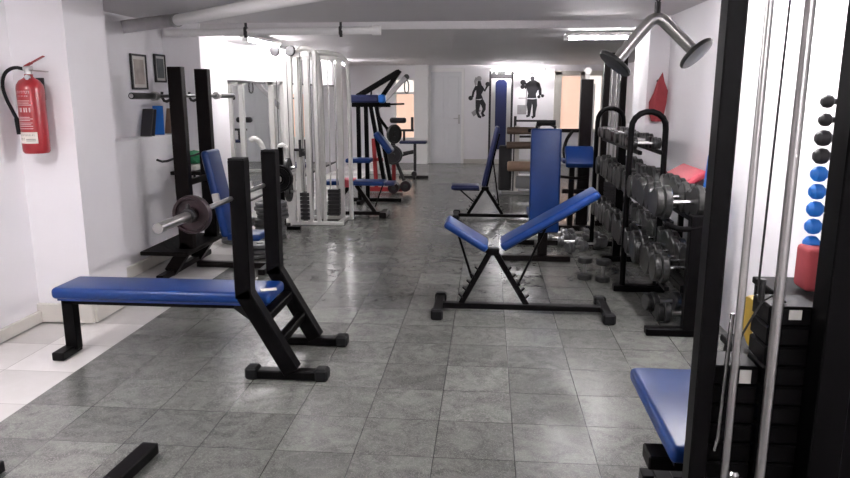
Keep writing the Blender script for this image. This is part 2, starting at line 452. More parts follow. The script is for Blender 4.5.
# ------------------------------------------------------------------ weight plates & barbells
def plate_bm(b, o, axis, r, th, hole=.0):
    lathe(b, [(.015, -th*.6), (.034, -th*.6), (.036, -th*.25), (r*.80, -th*.25), (r*.84, -th*.5), (r*.97, -th*.5), (r, -th*.35), (r, th*.35), (r*.97, th*.5), (r*.84, th*.5), (r*.80, th*.25), (.036, th*.25), (.034, th*.6), (.015, th*.6)], o, axis, 30)
t = thing('barbell', 'steel barbell with small maroon plates resting on the flat bench rack', 'barbell', (-1.33, 3.83, 1.01))
b = BM(); cyl(b, (0, -.72, 0), (0, .62, 0), .013, 12); obj('bar', b, 'steel', t)
b = BM(); cyl(b, (0, -1.14, 0), (0, -.76, 0), .022, 16); obj('sleeve', b, 'steel', t)
b = BM(); cyl(b, (0, .52, 0), (0, .86, 0), .022, 16); obj('sleeve', b, 'steel', t)
b = BM(); plate_bm(b, (0, -.80, 0), (0, 1, 0), .088, .04); obj('plate', b, 'maroon', t)
b = BM(); cyl(b, (0, -.86, 0), (0, -.83, 0), .034, 16); box(b, (0, -.845, .04), (.012, .02, .03)); obj('collar', b, 'inkd', t)
b = BM(); plate_bm(b, (0, .56, 0), (0, 1, 0), .088, .04); obj('plate', b, 'black', t)

t = thing('barbell', 'long steel barbell racked on the tall dark posts by the left wall', 'barbell', (-2.66, 6.15, 1.525))
b = BM(); cyl(b, (0, -.66, 0), (0, .70, 0), .014, 12); obj('bar', b, 'iron', t)
b = BM(); cyl(b, (0, -1.02, .004), (0, -.64, 0), .025, 16); obj('sleeve', b, 'iron', t)
b = BM(); cyl(b, (0, .68, 0), (0, 1.1, -.004), .025, 16); obj('sleeve', b, 'iron', t)
b = BM(); cyl(b, (0, -1.024, .004), (0, -1.019, .004), .017, 12); obj('end_plug', b, 'chrome', t)
b = BM(); cyl(b, (0, -.67, 0), (0, -.62, 0), .036, 14); cyl(b, (0, .64, 0), (0, .70, 0), .036, 14); obj('collar', b, 'steel', t)

# ------------------------------------------------------------------ incline bench press station at the left wall
t = thing('incline_press_station', 'tall dark incline bench station with spotter platform against the left wall', 'weight bench', (-2.55, 5.97, 0))
for y in (-.29, .25):
    b = BM(); beam(b, (-.0, y, .24), (-.0, y, 1.76), .12, .075, (0, 1, 0)); obj('upright', b, 'black2', t)
    b = BM(); beam(b, (.01, y, .28), (-.17, y, .03), .10, .075, (0, 1, 0)); obj('leg', b, 'black2', t)
    b = BM(); tube(b, [(-.05, y, 1.50), (-.11, y, 1.475), (-.135, y, 1.52), (-.13, y, 1.56)], .012, 8, 1); obj('bar_hook', b, 'inkd', t)
    b = BM(); tube(b, [(-.04, y, 1.02), (-.16, y, .98), (-.22, y, 1.0)], .010, 8, 1); obj('lower_hook', b, 'inkd', t)
b = BM(); beam(b, (0, -.29, .80), (0, .25, .80), .05, .05); beam(b, (-.15, -.55, .035), (-.15, .5, .035), .06, .05); obj('crossbar', b, 'black2', t)
b = BM(); box(b, (-.14, -.04, .225), (.42, .84, .035), bev=.006)
pf = obj('spotter_platform', b, 'black2', t)
b = BM()
for k in range(14): box(b, (.05-k*.028, -.04, .245), (.008, .8, .005))
obj('grip_rib', b, 'rubber', pf)
b = BM(); beam(b, (-.05, 0, .035), (.62, 0, .035), .06, .05); beam(b, (.62, -.25, .03), (.62, .25, .03), .06, .05); obj('base_rail', b, 'black2', t)
b = BM(); slab(b, (.26, .04, .30), (.11, .04, 1.06), .30, .07, .03); obj('backrest', b, 'blue', t)
b = BM(); slab(b, (.20, .04, .32), (.06, .04, .98), .08, .03); obj('back_rail', b, 'steel', t)
b = BM(); cushion(b, (.42, .04, .30), (.30, .28, .06)); obj('seat', b, 'blue', t)
b = BM(); beam(b, (.40, .04, .05), (.40, .04, .28), .05, .05, (0, 1, 0)); obj('seat_post', b, 'black2', t)

# ------------------------------------------------------------------ adjustable A-frame benches
def a_bench(name, label, loc, seat, back, feet, beamx, teeth=True, legs=((-.28, .19)), apex=(-.0, .46), rz=0, bl='blue', group=None):
    t = thing(name, label, 'weight bench', loc, rz, group)
    b = BM(); slab(b, seat[0], seat[1], .28, .055, .022); obj('seat', b, bl, t)
    b = BM(); slab(b, back[0], back[1], .28, .058, .024); obj('backrest', b, bl, t)
    b = BM(); slab(b, Vector(seat[0])+Vector((.03, 0, -.038)), Vector(seat[1])+Vector((0, 0, -.038)), .06, .02, .003)
    d = (Vector(back[1])-Vector(back[0])).normalized(); nrm = Vector((d.z, 0, -d.x))*.042
    slab(b, Vector(back[0])+nrm, Vector(back[1])+nrm-d*.08, .05, .022, .003); obj('pad_rail', b, 'black', t)
    b = BM(); beam(b, (beamx[0], 0, .045), (beamx[1], 0, .045), .06, .04); obj('base_rail', b, 'black', t)
    for x in feet:
        b = BM(); box(b, (x, 0, .045), (.06, .44, .045), bev=.005); f = obj('foot', b, 'black', t)
        b = BM()
        for y in (-.21, .21): box(b, (x, y, .038), (.085, .07, .075), bev=.012)
        obj('rubber_cap', b, 'rubber', f)
    for lx in legs:
        b = BM(); beam(b, (apex[0]+(.015 if lx > apex[0] else -.015), 0, apex[1]), (lx, 0, .06), .040, .038, (0, 1, 0)); lg = obj('leg', b, 'black', t)
        b = BM(); A = Vector((apex[0], 0, apex[1])); B = Vector((lx, 0, .06)); s = 1 if lx > apex[0] else -1
        dd = (B-A).normalized(); out = Vector((-dd.z*s, 0, dd.x*s)); out = out if out.x*s > 0 else -out
        for k in range(5):
            p = A.lerp(B, .38+.13*k); beam(b, p+out*.01, p+out*.048+Vector((0, 0, .012)), .010, .05, (0, 1, 0))
        obj('tooth', b, 'black', lg)
    b = BM(); m = Vector(seat[0]).lerp(Vector(seat[1]), .3); q = Vector((apex[0], 0, apex[1])).lerp(Vector((legs[0], 0, .06)), .52)
    cyl(b, m+Vector((0, 0, -.04)), q+Vector((-.03, 0, 0)), .009, 8)
    m = Vector(back[0]).lerp(Vector(back[1]), .45); q = Vector((apex[0], 0, apex[1])).lerp(Vector((legs[1], 0, .06)), .6)
    cyl(b, m+nrm, q+Vector((.04, 0, 0)), .009, 8); cyl(b, q+Vector((.04, -.03, 0)), q+Vector((.04, .03, 0)), .012, 8)
    obj('prop_strut', b, 'black', t)
    b = BM(); box(b, (apex[0], 0, apex[1]+.0), (.09, .07, .05), bev=.006); obj('hinge', b, 'black', t)
    return t
a_bench('adjustable_bench', 'blue adjustable bench with tilted seat and raised back in the middle of the floor', (.05, 4.88, 0),
        ((-.335, 0, .665), (-.04, 0, .485)), ((.06, 0, .50), (.71, 0, .885)), (-.38, .80), (-.38, .82), legs=(-.22, .25), apex=(0, .45))
a_bench('adjustable_bench', 'blue adjustable bench with flat seat and steep back behind the foreground one', (-.02, 8.72, 0),
        ((-.42, 0, .405), (-.07, 0, .405)), ((-.02, 0, .42), (.14, 0, 1.15)), (-.36, .66), (-.36, .68), legs=(-.21, .22), apex=(-.0, .38), bl='blued')

# upright blue backrest bench, seen square from its front
t = thing('upright_bench', 'bench with tall upright blue pad and black handle on top in mid floor', 'weight bench', (.53, 6.46, 0))
obj('backrest', cushion(BM(), (0, 0, .76), (.275, .065, .95), (R(-4), 0, 0), .02), 'blue', t)
b = BM(); beam(b, (0, .07, .04), (0, .03, .40), .09, .06, (0, 1, 0)); beam(b, (0, .05, .38), (0, .11, 1.20), .07, .05, (0, 1, 0)); obj('post', b, 'black2', t)
b = BM(); beam(b, (-.38, .03, .03), (.26, .03, .03), .07, .05); beam(b, (0, 0, .03), (0, .75, .03), .06, .05); beam(b, (-.25, .75, .03), (.25, .75, .03), .06, .05); obj('base_rail', b, 'black2', t)
b = BM(); tube(b, [(-.09, .09, 1.18), (-.08, .09, 1.27), (.08, .09, 1.27), (.09, .09, 1.18)], .014, 10, 1); cyl(b, (-.085, .09, 1.285), (.085, .09, 1.285), .024, 14)
obj('handle', b, 'rubber', t)
b = BM(); cushion(b, (0, .30, .42), (.27, .34, .06)); obj('seat', b, 'blue', t)
b = BM(); beam(b, (0, .32, .05), (0, .32, .39), .05, .05, (0, 1, 0)); obj('seat_post', b, 'black2', t)

# ------------------------------------------------------------------ dumbbells
def dumbbell(name, label, r, L, hl, m='iron', group=None, n=2, hm='steel'):
    """axis X, origin at centre bottom; hl handle length, L whole"""
    t = thing(name, label, 'dumbbell', (0, 0, 0), 0, group)
    for s in (-1, 1):
        b = BM(); w = (L-hl)/2/n
        for k in range(n):
            rr = r*(1-.12*k); x = s*(hl/2+w*(k+.5))
            lathe(b, [(0, -w*.5), (rr*.9, -w*.5), (rr, -w*.35), (rr, w*.35), (rr*.9, w*.5), (rr*.5, w*.52), (0, w*.52)], (x, 0, r), (1, 0, 0), 20)
        obj('weight_head', b, m, t)
    obj('grip', cyl(BM(), (-hl/2-.01, 0, r), (hl/2+.01, 0, r), .014, 10), hm, t)
    return t
# rack with arched end frames
t = thing('dumbbell_rack', 'long black dumbbell rack with arched end frames along the right wall', 'rack', (1.22, 5.5, 0))
for y, hh in ((1.72, 1.40), (.02, 1.41)):
    b = BM(); tube(b, [(-.13, y, .05), (-.13, y, hh-.16), (-.12, y, hh-.06), (-.05, y, hh), (.05, y, hh), (.12, y, hh-.06), (.13, y, hh-.16), (.13, y, .05)], .023, 12, 1)
    f = obj('arched_frame', b, 'black', t)
    obj('foot', box(BM(), (.0, y, .028), (.40, .08, .05), bev=.006), 'black', f)
b = BM(); beam(b, (.0, 1.05, .05), (.0, 1.05, 1.1), .07, .06, (0, 1, 0)); f = obj('middle_post', b, 'black', t)
obj('foot', box(BM(), (.05, 1.05, .028), (.36, .08, .05), bev=.006), 'black', f)
b = BM(); beam(b, (.11, -1.04, .05), (.11, -1.04, .80), .11, .07, (0, 1, 0)); f = obj('end_post', b, 'black', t)
obj('foot', box(BM(), (.03, -1.02, .028), (.40, .08, .05), bev=.006), 'black', f)
for z, y0, y1, lab in ((1.12, .0, 1.74, 'top'), (.765, -1.04, 1.74, 'mid'), (.335, -1.04, 1.74, 'low')):
    b = BM()
    for x in (-.085, .085): beam(b, (x+.03, y0, z-.02), (x+.03, y1, z-.02), .03, .03)
    obj('saddle_rail', b, 'black', t)
b = BM(); tube(b, [(-.10, -1.05, .745), (.02, -1.06, .70), (.22, -1.06, .76)], .018, 10, 2)
beam(b, (.06, -1.02, .31), (.06, .02, .31), .05, .05); obj('end_bracket', b, 'black', t)
G1, G2, G3 = 'dumbbells on the top tier of the arched rack', 'dumbbells on the middle tier of the arched rack', 'dumbbells on the bottom tier of the arched rack'
p1 = dumbbell('dumbbell', 'small dark dumbbell in the row on the top tier between the arches', .060, .25, .12, 'iron', G1)
p2 = dumbbell('dumbbell', 'large grey round-head dumbbell in the row on the middle rack tier', .105, .34, .15, 'irong', G2, 2, 'chrome')
p3 = dumbbell('dumbbell', 'heavy dark round-head dumbbell in the row on the bottom rack tier', .113, .35, .15, 'irong', G3, 2, 'chrome')
n1, n2, n3 = 14, 19, 17
for p, n, x, y0, y1, z in ((p1, n1, 1.22, 5.62, 7.14, 1.117), (p2, n2, 1.25, 4.56, 7.14, .757), (p3, n3, 1.25, 4.58, 7.14, .327)):
    for k in range(n):
        y = y0+(y1-y0)*k/(n-1); loc = (x+random.uniform(-.008, .008), y, z); rot = (random.uniform(0, 3), 0, 0)
        o = p if k == 0 else dup(p, loc)
        o.location = loc; o.rotation_euler = (0, 0, random.uniform(-.05, .05))
        sc_ = random.uniform(.82, 1.04); o.scale = (random.uniform(.92, 1.04), 1, sc_)
        o.scale.y = sc_
        if p is p1:
            for c in o.children:
                if c.name.startswith('weight_head') and k % 3 == 1 and k != 0:
                    c.data = c.data.copy(); c.data.materials[0] = M['maroon']
# floor dumbbells
fg = 'dumbbells lying on the floor in front of the rack'
pf_ = dumbbell('dumbbell', 'small chrome dumbbell on the floor behind the tilted bench', .055, .24, .11, 'ironl', fg)
spots = [(.74, 7.30, .2), (.86, 7.15, -.1), (.98, 7.32, .5), (.88, 7.5, 1.2), (1.04, 7.05, .1), (1.12, 7.4, .9), (.76, 7.62, 0), (1.0, 7.62, .3), (1.2, 7.2, 1.4), (.9, 6.9, .6)]
for k, (x, y, a) in enumerate(spots):
    o = pf_ if k == 0 else dup(pf_, (x, y, 0)); o.location = (x, y, 0); o.rotation_euler = (0, 0, a)
# dumbbells standing on end
pe = dumbbell('dumbbell', 'dumbbell stood on end on the floor, left of the pair by the rack', .062, .19, .10, 'iron', None, 1)
pe.location = (.84-.062, 5.86, .095); pe.rotation_euler = (0, R(90), 0)
dup(pe, (.985-.062, 5.80, .095), (0, R(90), 0), 'dumbbell stood on end on the floor, right of the pair by the rack')
pn = dumbbell('dumbbell', 'dark dumbbell on the floor under the near end of the rack', .07, .30, .12, 'iron', None)
pn.location = (1.33, 4.75, 0)
dup(pn, (1.30, 5.02, 0), (0, 0, .2), 'dark dumbbell on the floor behind the one at the rack end')

# ------------------------------------------------------------------ right wall things
b = BM()
prev = None
for (z, w, th) in ((1.30, .10, .05), (1.42, .15, .07), (1.52, .16, .06), (1.60, .09, .04), (1.68, .05, .03)):
    ring = [b.verts.new((w/2*math.cos(a), th/2*math.sin(a)*(1+.3*math.cos(3*a)), z+.05*math.cos(a)*(1 if z > 1.4 else 0))) for a in [2*PI*k/16 for k in range(16)]]
    if prev:
        for k in range(16): b.faces.new((prev[k], prev[(k+1) % 16], ring[(k+1) % 16], ring[k]))
    else: b.faces.new(ring[::-1])
    prev = ring
b.faces.new(prev)
o = one('hanging_towel', b, 'redf', 'red cloth hanging folded on the white column above the rack', 'towel', loc=(1.51, 6.53, 0))
b = BM(); cyl(b, (0, .06, 1.655), (0, -.01, 1.655), .012, 10); obj('hook', b, 'inkd', o)
b = BM(); cushion(b, (0, 0, .03), (.26, .60, .05), None, .02)
o = one('padded_board', b, 'pink', 'pinkish red padded board on the stand beside the right wall', 'pad', loc=(1.47, 5.42, .90), rot=(R(0), R(-30), 0))
t = thing('wall_stand', 'dark narrow stand holding the red padded board by the right wall', 'stand', (1.52, 5.42, 0))
b = BM()
for y in (-.25, .25): beam(b, (0.03, y, 0), (0.03, y, .86), .04, .04, (0, 1, 0))
obj('post', b, 'black', t)
b = BM(); beam(b, (-.02, -.27, .845), (-.02, .27, .845), .08, .025); obj('top_bar', b, 'black', t)
# leaning blue pad
b = BM(); slab(b, (1.47, 0, .02), (1.55, 0, 1.14), .22, .05, .02)
o = one('exercise_mat', b, 'blueb', 'bright blue mat leaning upright on the right wall behind the rack end', 'mat', loc=(.0, 4.93, 0))

# tower of small vinyl dumbbells on the right wall
t = thing('dumbbell_tower', 'slim dark wall rack holding a column of small vinyl dumbbells', 'rack', (1.47, 3.02, .80))
b = BM(); beam(b, (.115, 0, 0), (.115, 0, .80), .10, .02, (0, 1, 0))
obj('backplate', b, 'black', t)
b = BM()
for k in range(10): beam(b, (.11, .05, .045+k*.0735), (-.06, .05, .050+k*.0735), .015, .01)
obj('cradle_arm', b, 'black', t)
for k in range(10):
    z = .80+.055+k*.0735
    dark = k >= 6
    names = ['lowest', 'second lowest', 'third from bottom', 'fourth from bottom', 'fifth from bottom', 'topmost']
    lab = ('bright blue vinyl dumbbell, %s of the blue ones on the wall rack' % names[k]) if not dark else \
          ('dark vinyl dumbbell, %s of the dark ones above the blue ones' % ['lowest', 'second', 'third', 'topmost'][k-6])
    q = thing('vinyl_dumbbell', lab, 'dumbbell', (1.43, 3.02, z), 0, 'vinyl dumbbells on the wall rack')
    r = .034 if k < 8 else .027
    for s in (-1, 1):
        b = BM(); lathe(b, [(0, -r), (r*.5, -r*.9), (r*.9, -r*.5), (r, 0), (r*.9, r*.5), (r*.5, r*.9), (0, r)], (s*.062, 0, 0), (1, 0, 0), 18)
        obj('weight_head', b, 'inkd' if dark else 'blueb', q)
    obj('grip', cyl(BM(), (-.05, 0, 0), (.05, 0, 0), .012, 8), 'inkd' if dark else 'blueb', q)

# low shelf with clutter behind the cable machine
t = thing('storage_shelf', 'dark low storage shelf against the right wall behind the cable machine', 'shelf', (1.40, 2.75, 0))
b = BM(); box(b, (0, 0, .72), (.38, .9, .03), bev=.004); obj('top', b, 'black', t)
b = BM(); box(b, (0, 0, .35), (.36, .88, .03), bev=.004); obj('shelf', b, 'black', t)
for y in (-.43, .43):
    b = BM(); box(b, (0, y, .355), (.36, .03, .70), bev=.004); obj('side_panel', b, 'black', t)
b = BM(); box(b, (.17, 0, .36), (.02, .86, .68)); obj('back_panel', b, 'black', t)
b = BM(); box(b, (0, 0, .10), (.085, .13, .185), bev=.02, seg=3)
one('red_box', b, 'redf', 'red soft box on the shelf below the blue vinyl dumbbells', 'box', loc=(1.36, 2.98, .735))
b = BM(); tube(b, [(-.12, 0, .02), (-.06, 0, .05), (0, 0, .02), (.08, 0, .05), (.14, 0, .02)], .014, 10, 2)
o = one('rowing_bar', b, 'chrome', 'curved chrome cable handle lying on the dark shelf', 'handle', loc=(1.38, 2.60, .735), rot=(0, 0, .8))
t = thing('storage_box', 'low dark box behind the weight stack carrying the yellow plate', 'box', (1.02, 2.42, 0))
obj('body', box(BM(), (0, 0, .32), (.24, .36, .62), bev=.01), 'black2', t)
obj('lid', box(BM(), (0, 0, .645), (.26, .38, .03), bev=.006), 'black', t)
b = BM(); lathe(b, [(.02, 0), (.095, 0), (.10, .01), (.10, .02), (.095, .03), (.02, .03)], seg=28)
one('weight_plate', b, 'yellow', 'yellow weight plate standing on the low dark box', 'weight plate', loc=(.925, 2.42, .762), rot=(0, R(84), 0))
b = BM(); tube(b, [(0, -.06, .012), (.02, 0, .012), (0, .06, .012)], .011, 8, 1); tube(b, [(0.05, -.07, .012), (.07, 0, .03), (.05, .06, .012)], .009, 8, 1)
one('cable_attachment', b, 'chrome', 'small chrome attachment lying on the box beside the yellow plate', 'handle', loc=(1.03, 2.42, .662), rot=(0, 0, .5))

# ------------------------------------------------------------------ near right lat pulldown machine
t = thing('cable_machine', 'dark framed cable machine with chrome guide rods in the right foreground', 'gym machine', (.70, 1.80, 0))
b = BM(); box(b, (-.128, -.02, 1.08), (.046, .06, 2.16), bev=.004); obj('upright', b, 'black', t)
b = BM(); box(b, (.185, -.02, 1.08), (.080, .085, 2.16), bev=.004); obj('upright', b, 'black', t)
b = BM(); beam(b, (-.14, -.02, 2.12), (.23, -.02, 2.12), .08, .08); beam(b, (.04, -.02, 2.12), (-.17, .62, 2.12), .06, .07); obj('top_beam', b, 'black', t)
b = BM(); beam(b, (-.14, -.02, .035), (.50, -.02, .035), .09, .06); beam(b, (.02, -.02, .035), (.02, .85, .035), .07, .06); beam(b, (-.06, .84, .03), (.24, .84, .03), .07, .05); obj('base_rail', b, 'black', t)
for x, r in ((-.063, .0095), (.026, .0125)):
    b = BM(); cyl(b, (x, -.06, .06), (x, -.06, 2.10), r, 14); obj('guide_rod', b, 'steel', t)
b = BM(); cyl(b, (-.010, -.02, 1.05), (.0, -.02, 2.1), .003, 8); obj('cable', b, 'inkd', t)
b = BM()
for k in range(16): box(b, (.105, .08, .14+k*.056), (.13, .12, .052), bev=.005)
for k in range(13): box(b, (-.035, .08, .14+k*.056), (.13, .12, .052), bev=.005)
w_ = obj('weight_stack', b, 'black', t)
b = BM(); box(b, (.105, .019, .985), (.032, .002, .026)); box(b, (-.005, .019, .81), (.03, .002, .038)); obj('weight_label', b, 'paper', w_)
b = BM(); tube(b, [(-.03, .05, .87), (-.01, .02, .96), (.03, .02, 1.04), (.09, .05, 1.01)], .003, 8, 1); cyl(b, (.0, -.02, 1.03), (.0, -.02, 1.09), .008, 10); obj('stack_yoke', b, 'iron', t)
b = BM(); cyl(b, (-.045, -.075, .50), (-.045, -.075, .57), .012, 12); lathe(b, [(.012, 0), (.013, .008), (.008, .016), (0, .018)], (-.045, -.075, .57), seg=12); obj('selector_pin', b, 'chrome', t)
b = BM(); cyl(b, (-.078, -.03, .66), (-.070, -.03, 1.0), .006, 10); cyl(b, (-.085, -.03, .62), (-.078, -.03, .66), .0055, 10); obj('side_rod', b, 'chrome', t)
b = BM(); box(b, (.320, .02, 1.08), (.19, .14, 2.14), bev=.004); obj('side_column', b, 'black', t)
# seat of the machine
b = BM(); cushion(b, (.03, .56, .455), (.30, .66, .06), None, .022); obj('seat', b, 'blue', t)
b = BM(); box(b, (.03, .56, .415), (.26, .60, .02)); beam(b, (.02, .42, .06), (.02, .42, .41), .07, .07, (0, 1, 0)); obj('seat_post', b, 'black', t)
b = BM(); box(b, (-.02, .42, .35), (.26, .10, .05), bev=.005); obj('seat_bracket', b, 'black', t)

# V bar hanging from the cable
t = thing('triceps_bar', 'chrome V-shaped bar with round stoppers hanging from a cable at the top right', 'handle', (.535, 2.40, 1.60))
b = BM(); tube(b, [(-.125, 0, .045), (-.045, 0, .150), (0, 0, .195), (.050, 0, .150), (.13, 0, .075)], .0195, 16, 2); obj('bent_bar', b, 'steel', t)
for p, dv in (((-.125, 0, .045), (-.60, -.10, -.74)), ((.13, 0, .075), (.60, -.42, -.70))):
    b = BM(); lathe(b, [(0, -.008), (.058, -.007), (.062, -.003), (.062, .003), (.058, .007), (.012, .010), (0, .010)], p, dv, 28); obj('stopper_disc', b, 'iron', t)
b = BM(); cyl(b, (0, 0, .19), (0, 0, .235), .010, 12); tube(b, [(0, 0, .23), (.008, 0, .245), (0, 0, .26), (-.008, 0, .245), (0, 0, .23)], .0035, 8); obj('swivel', b, 'inkd', t)
b = BM(); cyl(b, (0, 0, .25), (0, 0, .515), .003, 8); obj('cable', b, 'inkd', t)

# ------------------------------------------------------------------ black skids at the bottom left
t = thing('floor_frame', 'black steel machine feet poking in at the bottom left corner', 'frame', (-1.75, 2.2, 0))
b = BM(); beam(b, (.24, -.5, .03), (.305, .50, .03), .075, .05); obj('skid', b, 'black', t)
b = BM(); beam(b, (-.30, -.5, .03), (-.265, .30, .03), .075, .05); obj('skid', b, 'black', t)
b = BM(); beam(b, (-.30, -.35, .03), (.25, -.35, .03), .06, .05); obj('crossbar', b, 'black', t)

# ------------------------------------------------------------------ wall ledge things
def frame_pic(label, loc, w, h, m):
    t = thing('framed_picture', label, 'picture', loc)
    b = BM()
    for y in (-w/2, w/2): box(b, (0, y, h/2), (.02, .018, h), bev=.002)
    for z in (0, h): box(b, (0, 0, z), (.02, w+.018, .018), bev=.002)
    obj('frame', b, 'inkd', t); obj('mat_board', box(BM(), (-.003, 0, h/2), (.008, w, h)), 'paper', t)
    obj('print', box(BM(), (.003, 0, h/2), (.006, w*.66, h*.74)), m, t)
frame_pic('black framed picture with brown print on the left wall, nearer the pier', (-3.205, 6.36, 1.59), .27, .30, 'photo')
frame_pic('dark print picture on the left wall, behind the tall rack posts', (-3.205, 6.79, 1.66), .21, .25, 'photod')
def book(label, y, th, h, lean, m, w=.10):
    b = BM(); box(b, (0, 0, h/2), (w, th, h), bev=.002); o = one('book', b, m, label, 'book', 'books on the wall ledge', (-3.11, y, 1.162), (R(lean), 0, 0))
    b = BM(); box(b, (0, 0, h/2), (w*.96, th*.7, h+.003)); obj('page_block', b, 'paper', o)
book('black book leaning at the left end of the wall ledge', 6.20, .022, .26, -20, 'inkd')
book('dark grey book leaning beside the black one on the ledge', 6.27, .015, .25, -17, 'decal')
book('thin blue upright book on the wall ledge', 6.47, .018, .27, -2, 'blueb')
book('brown book leaning between the rack posts on the ledge', 6.70, .02, .25, -18, 'tan')
book('pale book leaning beside the brown one on the ledge', 6.76, .015, .24, -20, 'cream')
# bracket shelf with green things between the posts
t = thing('wall_shelf', 'small dark wall shelf seen between the tall rack posts', 'shelf', (-2.86, 6.62, .80))
obj('board', box(BM(), (0.0, 0, 0), (.30, .40, .035), bev=.004), 'black2', t)
b = BM(); box(b, (-.06, -.15, -.05), (.02, .02, .08)); box(b, (-.06, .15, -.05), (.02, .02, .08)); obj('bracket', b, 'black2', t)
rr = random.Random(3)
b = BM()
bmesh.ops.create_icosphere(b, subdivisions=3, radius=1)
for v in b.verts: v.co = Vector((v.co.x*.105, v.co.y*.13, v.co.z*.065))*(1+.10*math.sin(v.co.x*9+v.co.z*7)*math.cos(v.co.y*8)); 
one('folded_cloth', b, 'green', 'green crumpled cloth on the small dark wall shelf', 'cloth', loc=(-2.84, 6.60, .94))
b = BM(); box(b, (0, 0, .03), (.14, .30, .055), bev=.01)
one('towel', b, 'paper', 'pale folded towel under the green cloth on the shelf', 'towel', loc=(-2.84, 6.60, .82))

# ------------------------------------------------------------------ white multi station
t = thing('cable_station', 'white multi-station cable machine with arched tubes at the left mirror', 'gym machine', (-2.15, 8.3, 0))
for x, y, w in ((-.16, -.2, .10), (-.06, -.2, .05), (.06, -.2, .06), (.165, -.2, .045)):
    b = BM(); beam(b, (x, y, .03), (x, y, 2.02), w, .05, (0, 1, 0)); obj('upright', b, 'whitep', t)
for pts in ([(-.10, -.2, 1.98), (0, -.18, 2.05), (.10, -.16, 2.05), (.19, -.14, 1.98), (.215, -.12, 1.80), (.215, -.12, .04)],
            [(-.10, -.05, 2.0), (.15, .05, 2.03), (.36, .12, 2.0), (.46, .16, 1.93), (.485, .16, 1.75), (.485, .16, .04)]):
    b = BM(); tube(b, pts, .026, 14, 2); obj('arched_tube', b, 'whitep', t)
for x, y in ((-.14, .22), (.10, .22), (.36, .20)):
    b = BM(); beam(b, (x, y, .03), (x, y, 1.98), .07, .05, (0, 1, 0)); obj('upright', b, 'whitep', t)
b = BM(); beam(b, (-.35, -.2, .025), (.46, -.2, .025), .05, .04); beam(b, (-.25, .22, .025), (.50, .20, .025), .05, .04); beam(b, (.40, -.2, .025), (.42, .20, .025), .05, .04); beam(b, (-.25, -.2, .025), (-.25, .22, .025), .05, .04)
obj('base_rail', b, 'whitep', t)
b = BM(); beam(b, (-.2, -.2, 1.98), (.12, -.2, 1.98), .06, .06); beam(b, (-.16, -.2, 1.98), (-.14, .22, 1.96), .05, .05); beam(b, (-.14, .22, 1.96), (.38, .20, 1.96), .05, .05); obj('top_rail', b, 'whitep', t)
for x in (-.28, -.10):
    b = BM(); lathe(b, [(0, -.018), (.055, -.018), (.06, -.01), (.05, 0), (.06, .01), (.055, .018), (0, .018)], (x, -.25, 2.02), (.25, 1, 0), 20); obj('pulley', b, 'inkd', t)
b = BM()
for x in (-.28, -.155, .0, .115): cyl(b, (x, -.24, .35), (x, -.24, 2.0), .004, 6)
obj('cable', b, 'inkd', t)
b = BM()
for x in (-.035, .03, .09, .13): cyl(b, (x, -.17, .06), (x, -.17, 1.97), .008, 8)
for x in (.24, .32): cyl(b, (x, .12, .06), (x, .12, 1.95), .009, 8)
obj('guide_rod', b, 'steel', t)
b = BM()
for k in range(7): box(b, (.0, -.17, .09+k*.047), (.115, .12, .043), bev=.004)
obj('weight_stack', b, 'inkd', t)
b = BM()
for k in range(7): box(b, (.28, .12, .09+k*.047), (.14, .10, .043), bev=.004)
obj('weight_stack', b, 'inkd', t)
b = BM(); tube(b, [(-.55, -.45, 1.02), (-.50, -.45, 1.05), (-.42, -.42, .98), (-.38, -.4, .70)], .030, 12, 2); tube(b, [(-.26, -.3, .93), (-.22, -.32, .97), (-.17, -.3, .90), (-.16, -.3, .6)], .028, 12, 2)
obj('curved_arm', b, 'whitep', t)
b = BM(); beam(b, (-.10, -.24, .90), (.02, -.26, .90), .03, .03); cyl(b, (-.02, -.28, .82), (-.02, -.28, 1.02), .016, 8); box(b, (.0, -.26, .86), (.06, .05, .06), bev=.01); obj('handle', b, 'inkd', t)
b = BM(); cushion(b, (-.32, .70, .62), (.26, .26, .05)); obj('seat', b, 'blued', t)
b = BM(); beam(b, (-.32, .70, .04), (-.32, .70, .60), .05, .05, (0, 1, 0)); obj('seat_post', b, 'whitep', t)

# second white frame, left of the mirror edge
t = thing('cable_station', 'white twin-post machine frame close to the mirror, behind the racked barbell', 'gym machine', (-2.78, 9.3, 0))
for x in (-.10, .06):
    b = BM(); beam(b, (x, 0, .02), (x, 0, 1.70), .07, .06, (0, 1, 0)); obj('upright', b, 'whitep', t)
b = BM(); beam(b, (-.16, 0, 1.68), (.12, 0, 1.68), .06, .05); beam(b, (-.18, 0, .03), (.2, 0, .03), .06, .05); obj('crossbar', b, 'whitep', t)
b = BM(); box(b, (.26, .1, .80), (.14, .10, .26), bev=.01); beam(b, (.26, .1, .9), (.26, .1, 1.5), .02, .02, (0, 1, 0)); beam(b, (.05, .1, 1.48), (.28, .1, 1.48), .02, .02); beam(b, (.05, .1, .8), (.28, .1, .8), .02, .02); obj('weight_box', b, 'iron', t)

# stacks of chrome weight plates behind the bench rack
pg = 'weight plates in the pile on the floor by the white machine'
pb = BM(); plate_bm(pb, (0, 0, .02), (0, 0, 1), .17, .036)
pp = one('weight_plate', pb, 'ironl', 'worn steel plate in the pile behind the flat bench rack', 'weight plate', pg)
k = 0
for (x, y, n) in ((-2.33, 7.3, 9), (-2.62, 7.05, 6)):
    for i in range(n):
        o = pp if k == 0 else dup(pp, (0, 0, 0)); k += 1
        o.location = (x+rr.uniform(-.03, .03), y+rr.uniform(-.03, .03), .008+i*.044); o['group'] = pg
for i in range(3):
    o = dup(pp, (-2.22+.02*i, 6.42+.02*i, .008+i*.044), None, 'worn steel plate in the low pile under the incline bench', 'weight plates under the incline bench'); o.scale = (.9, .9, 1)
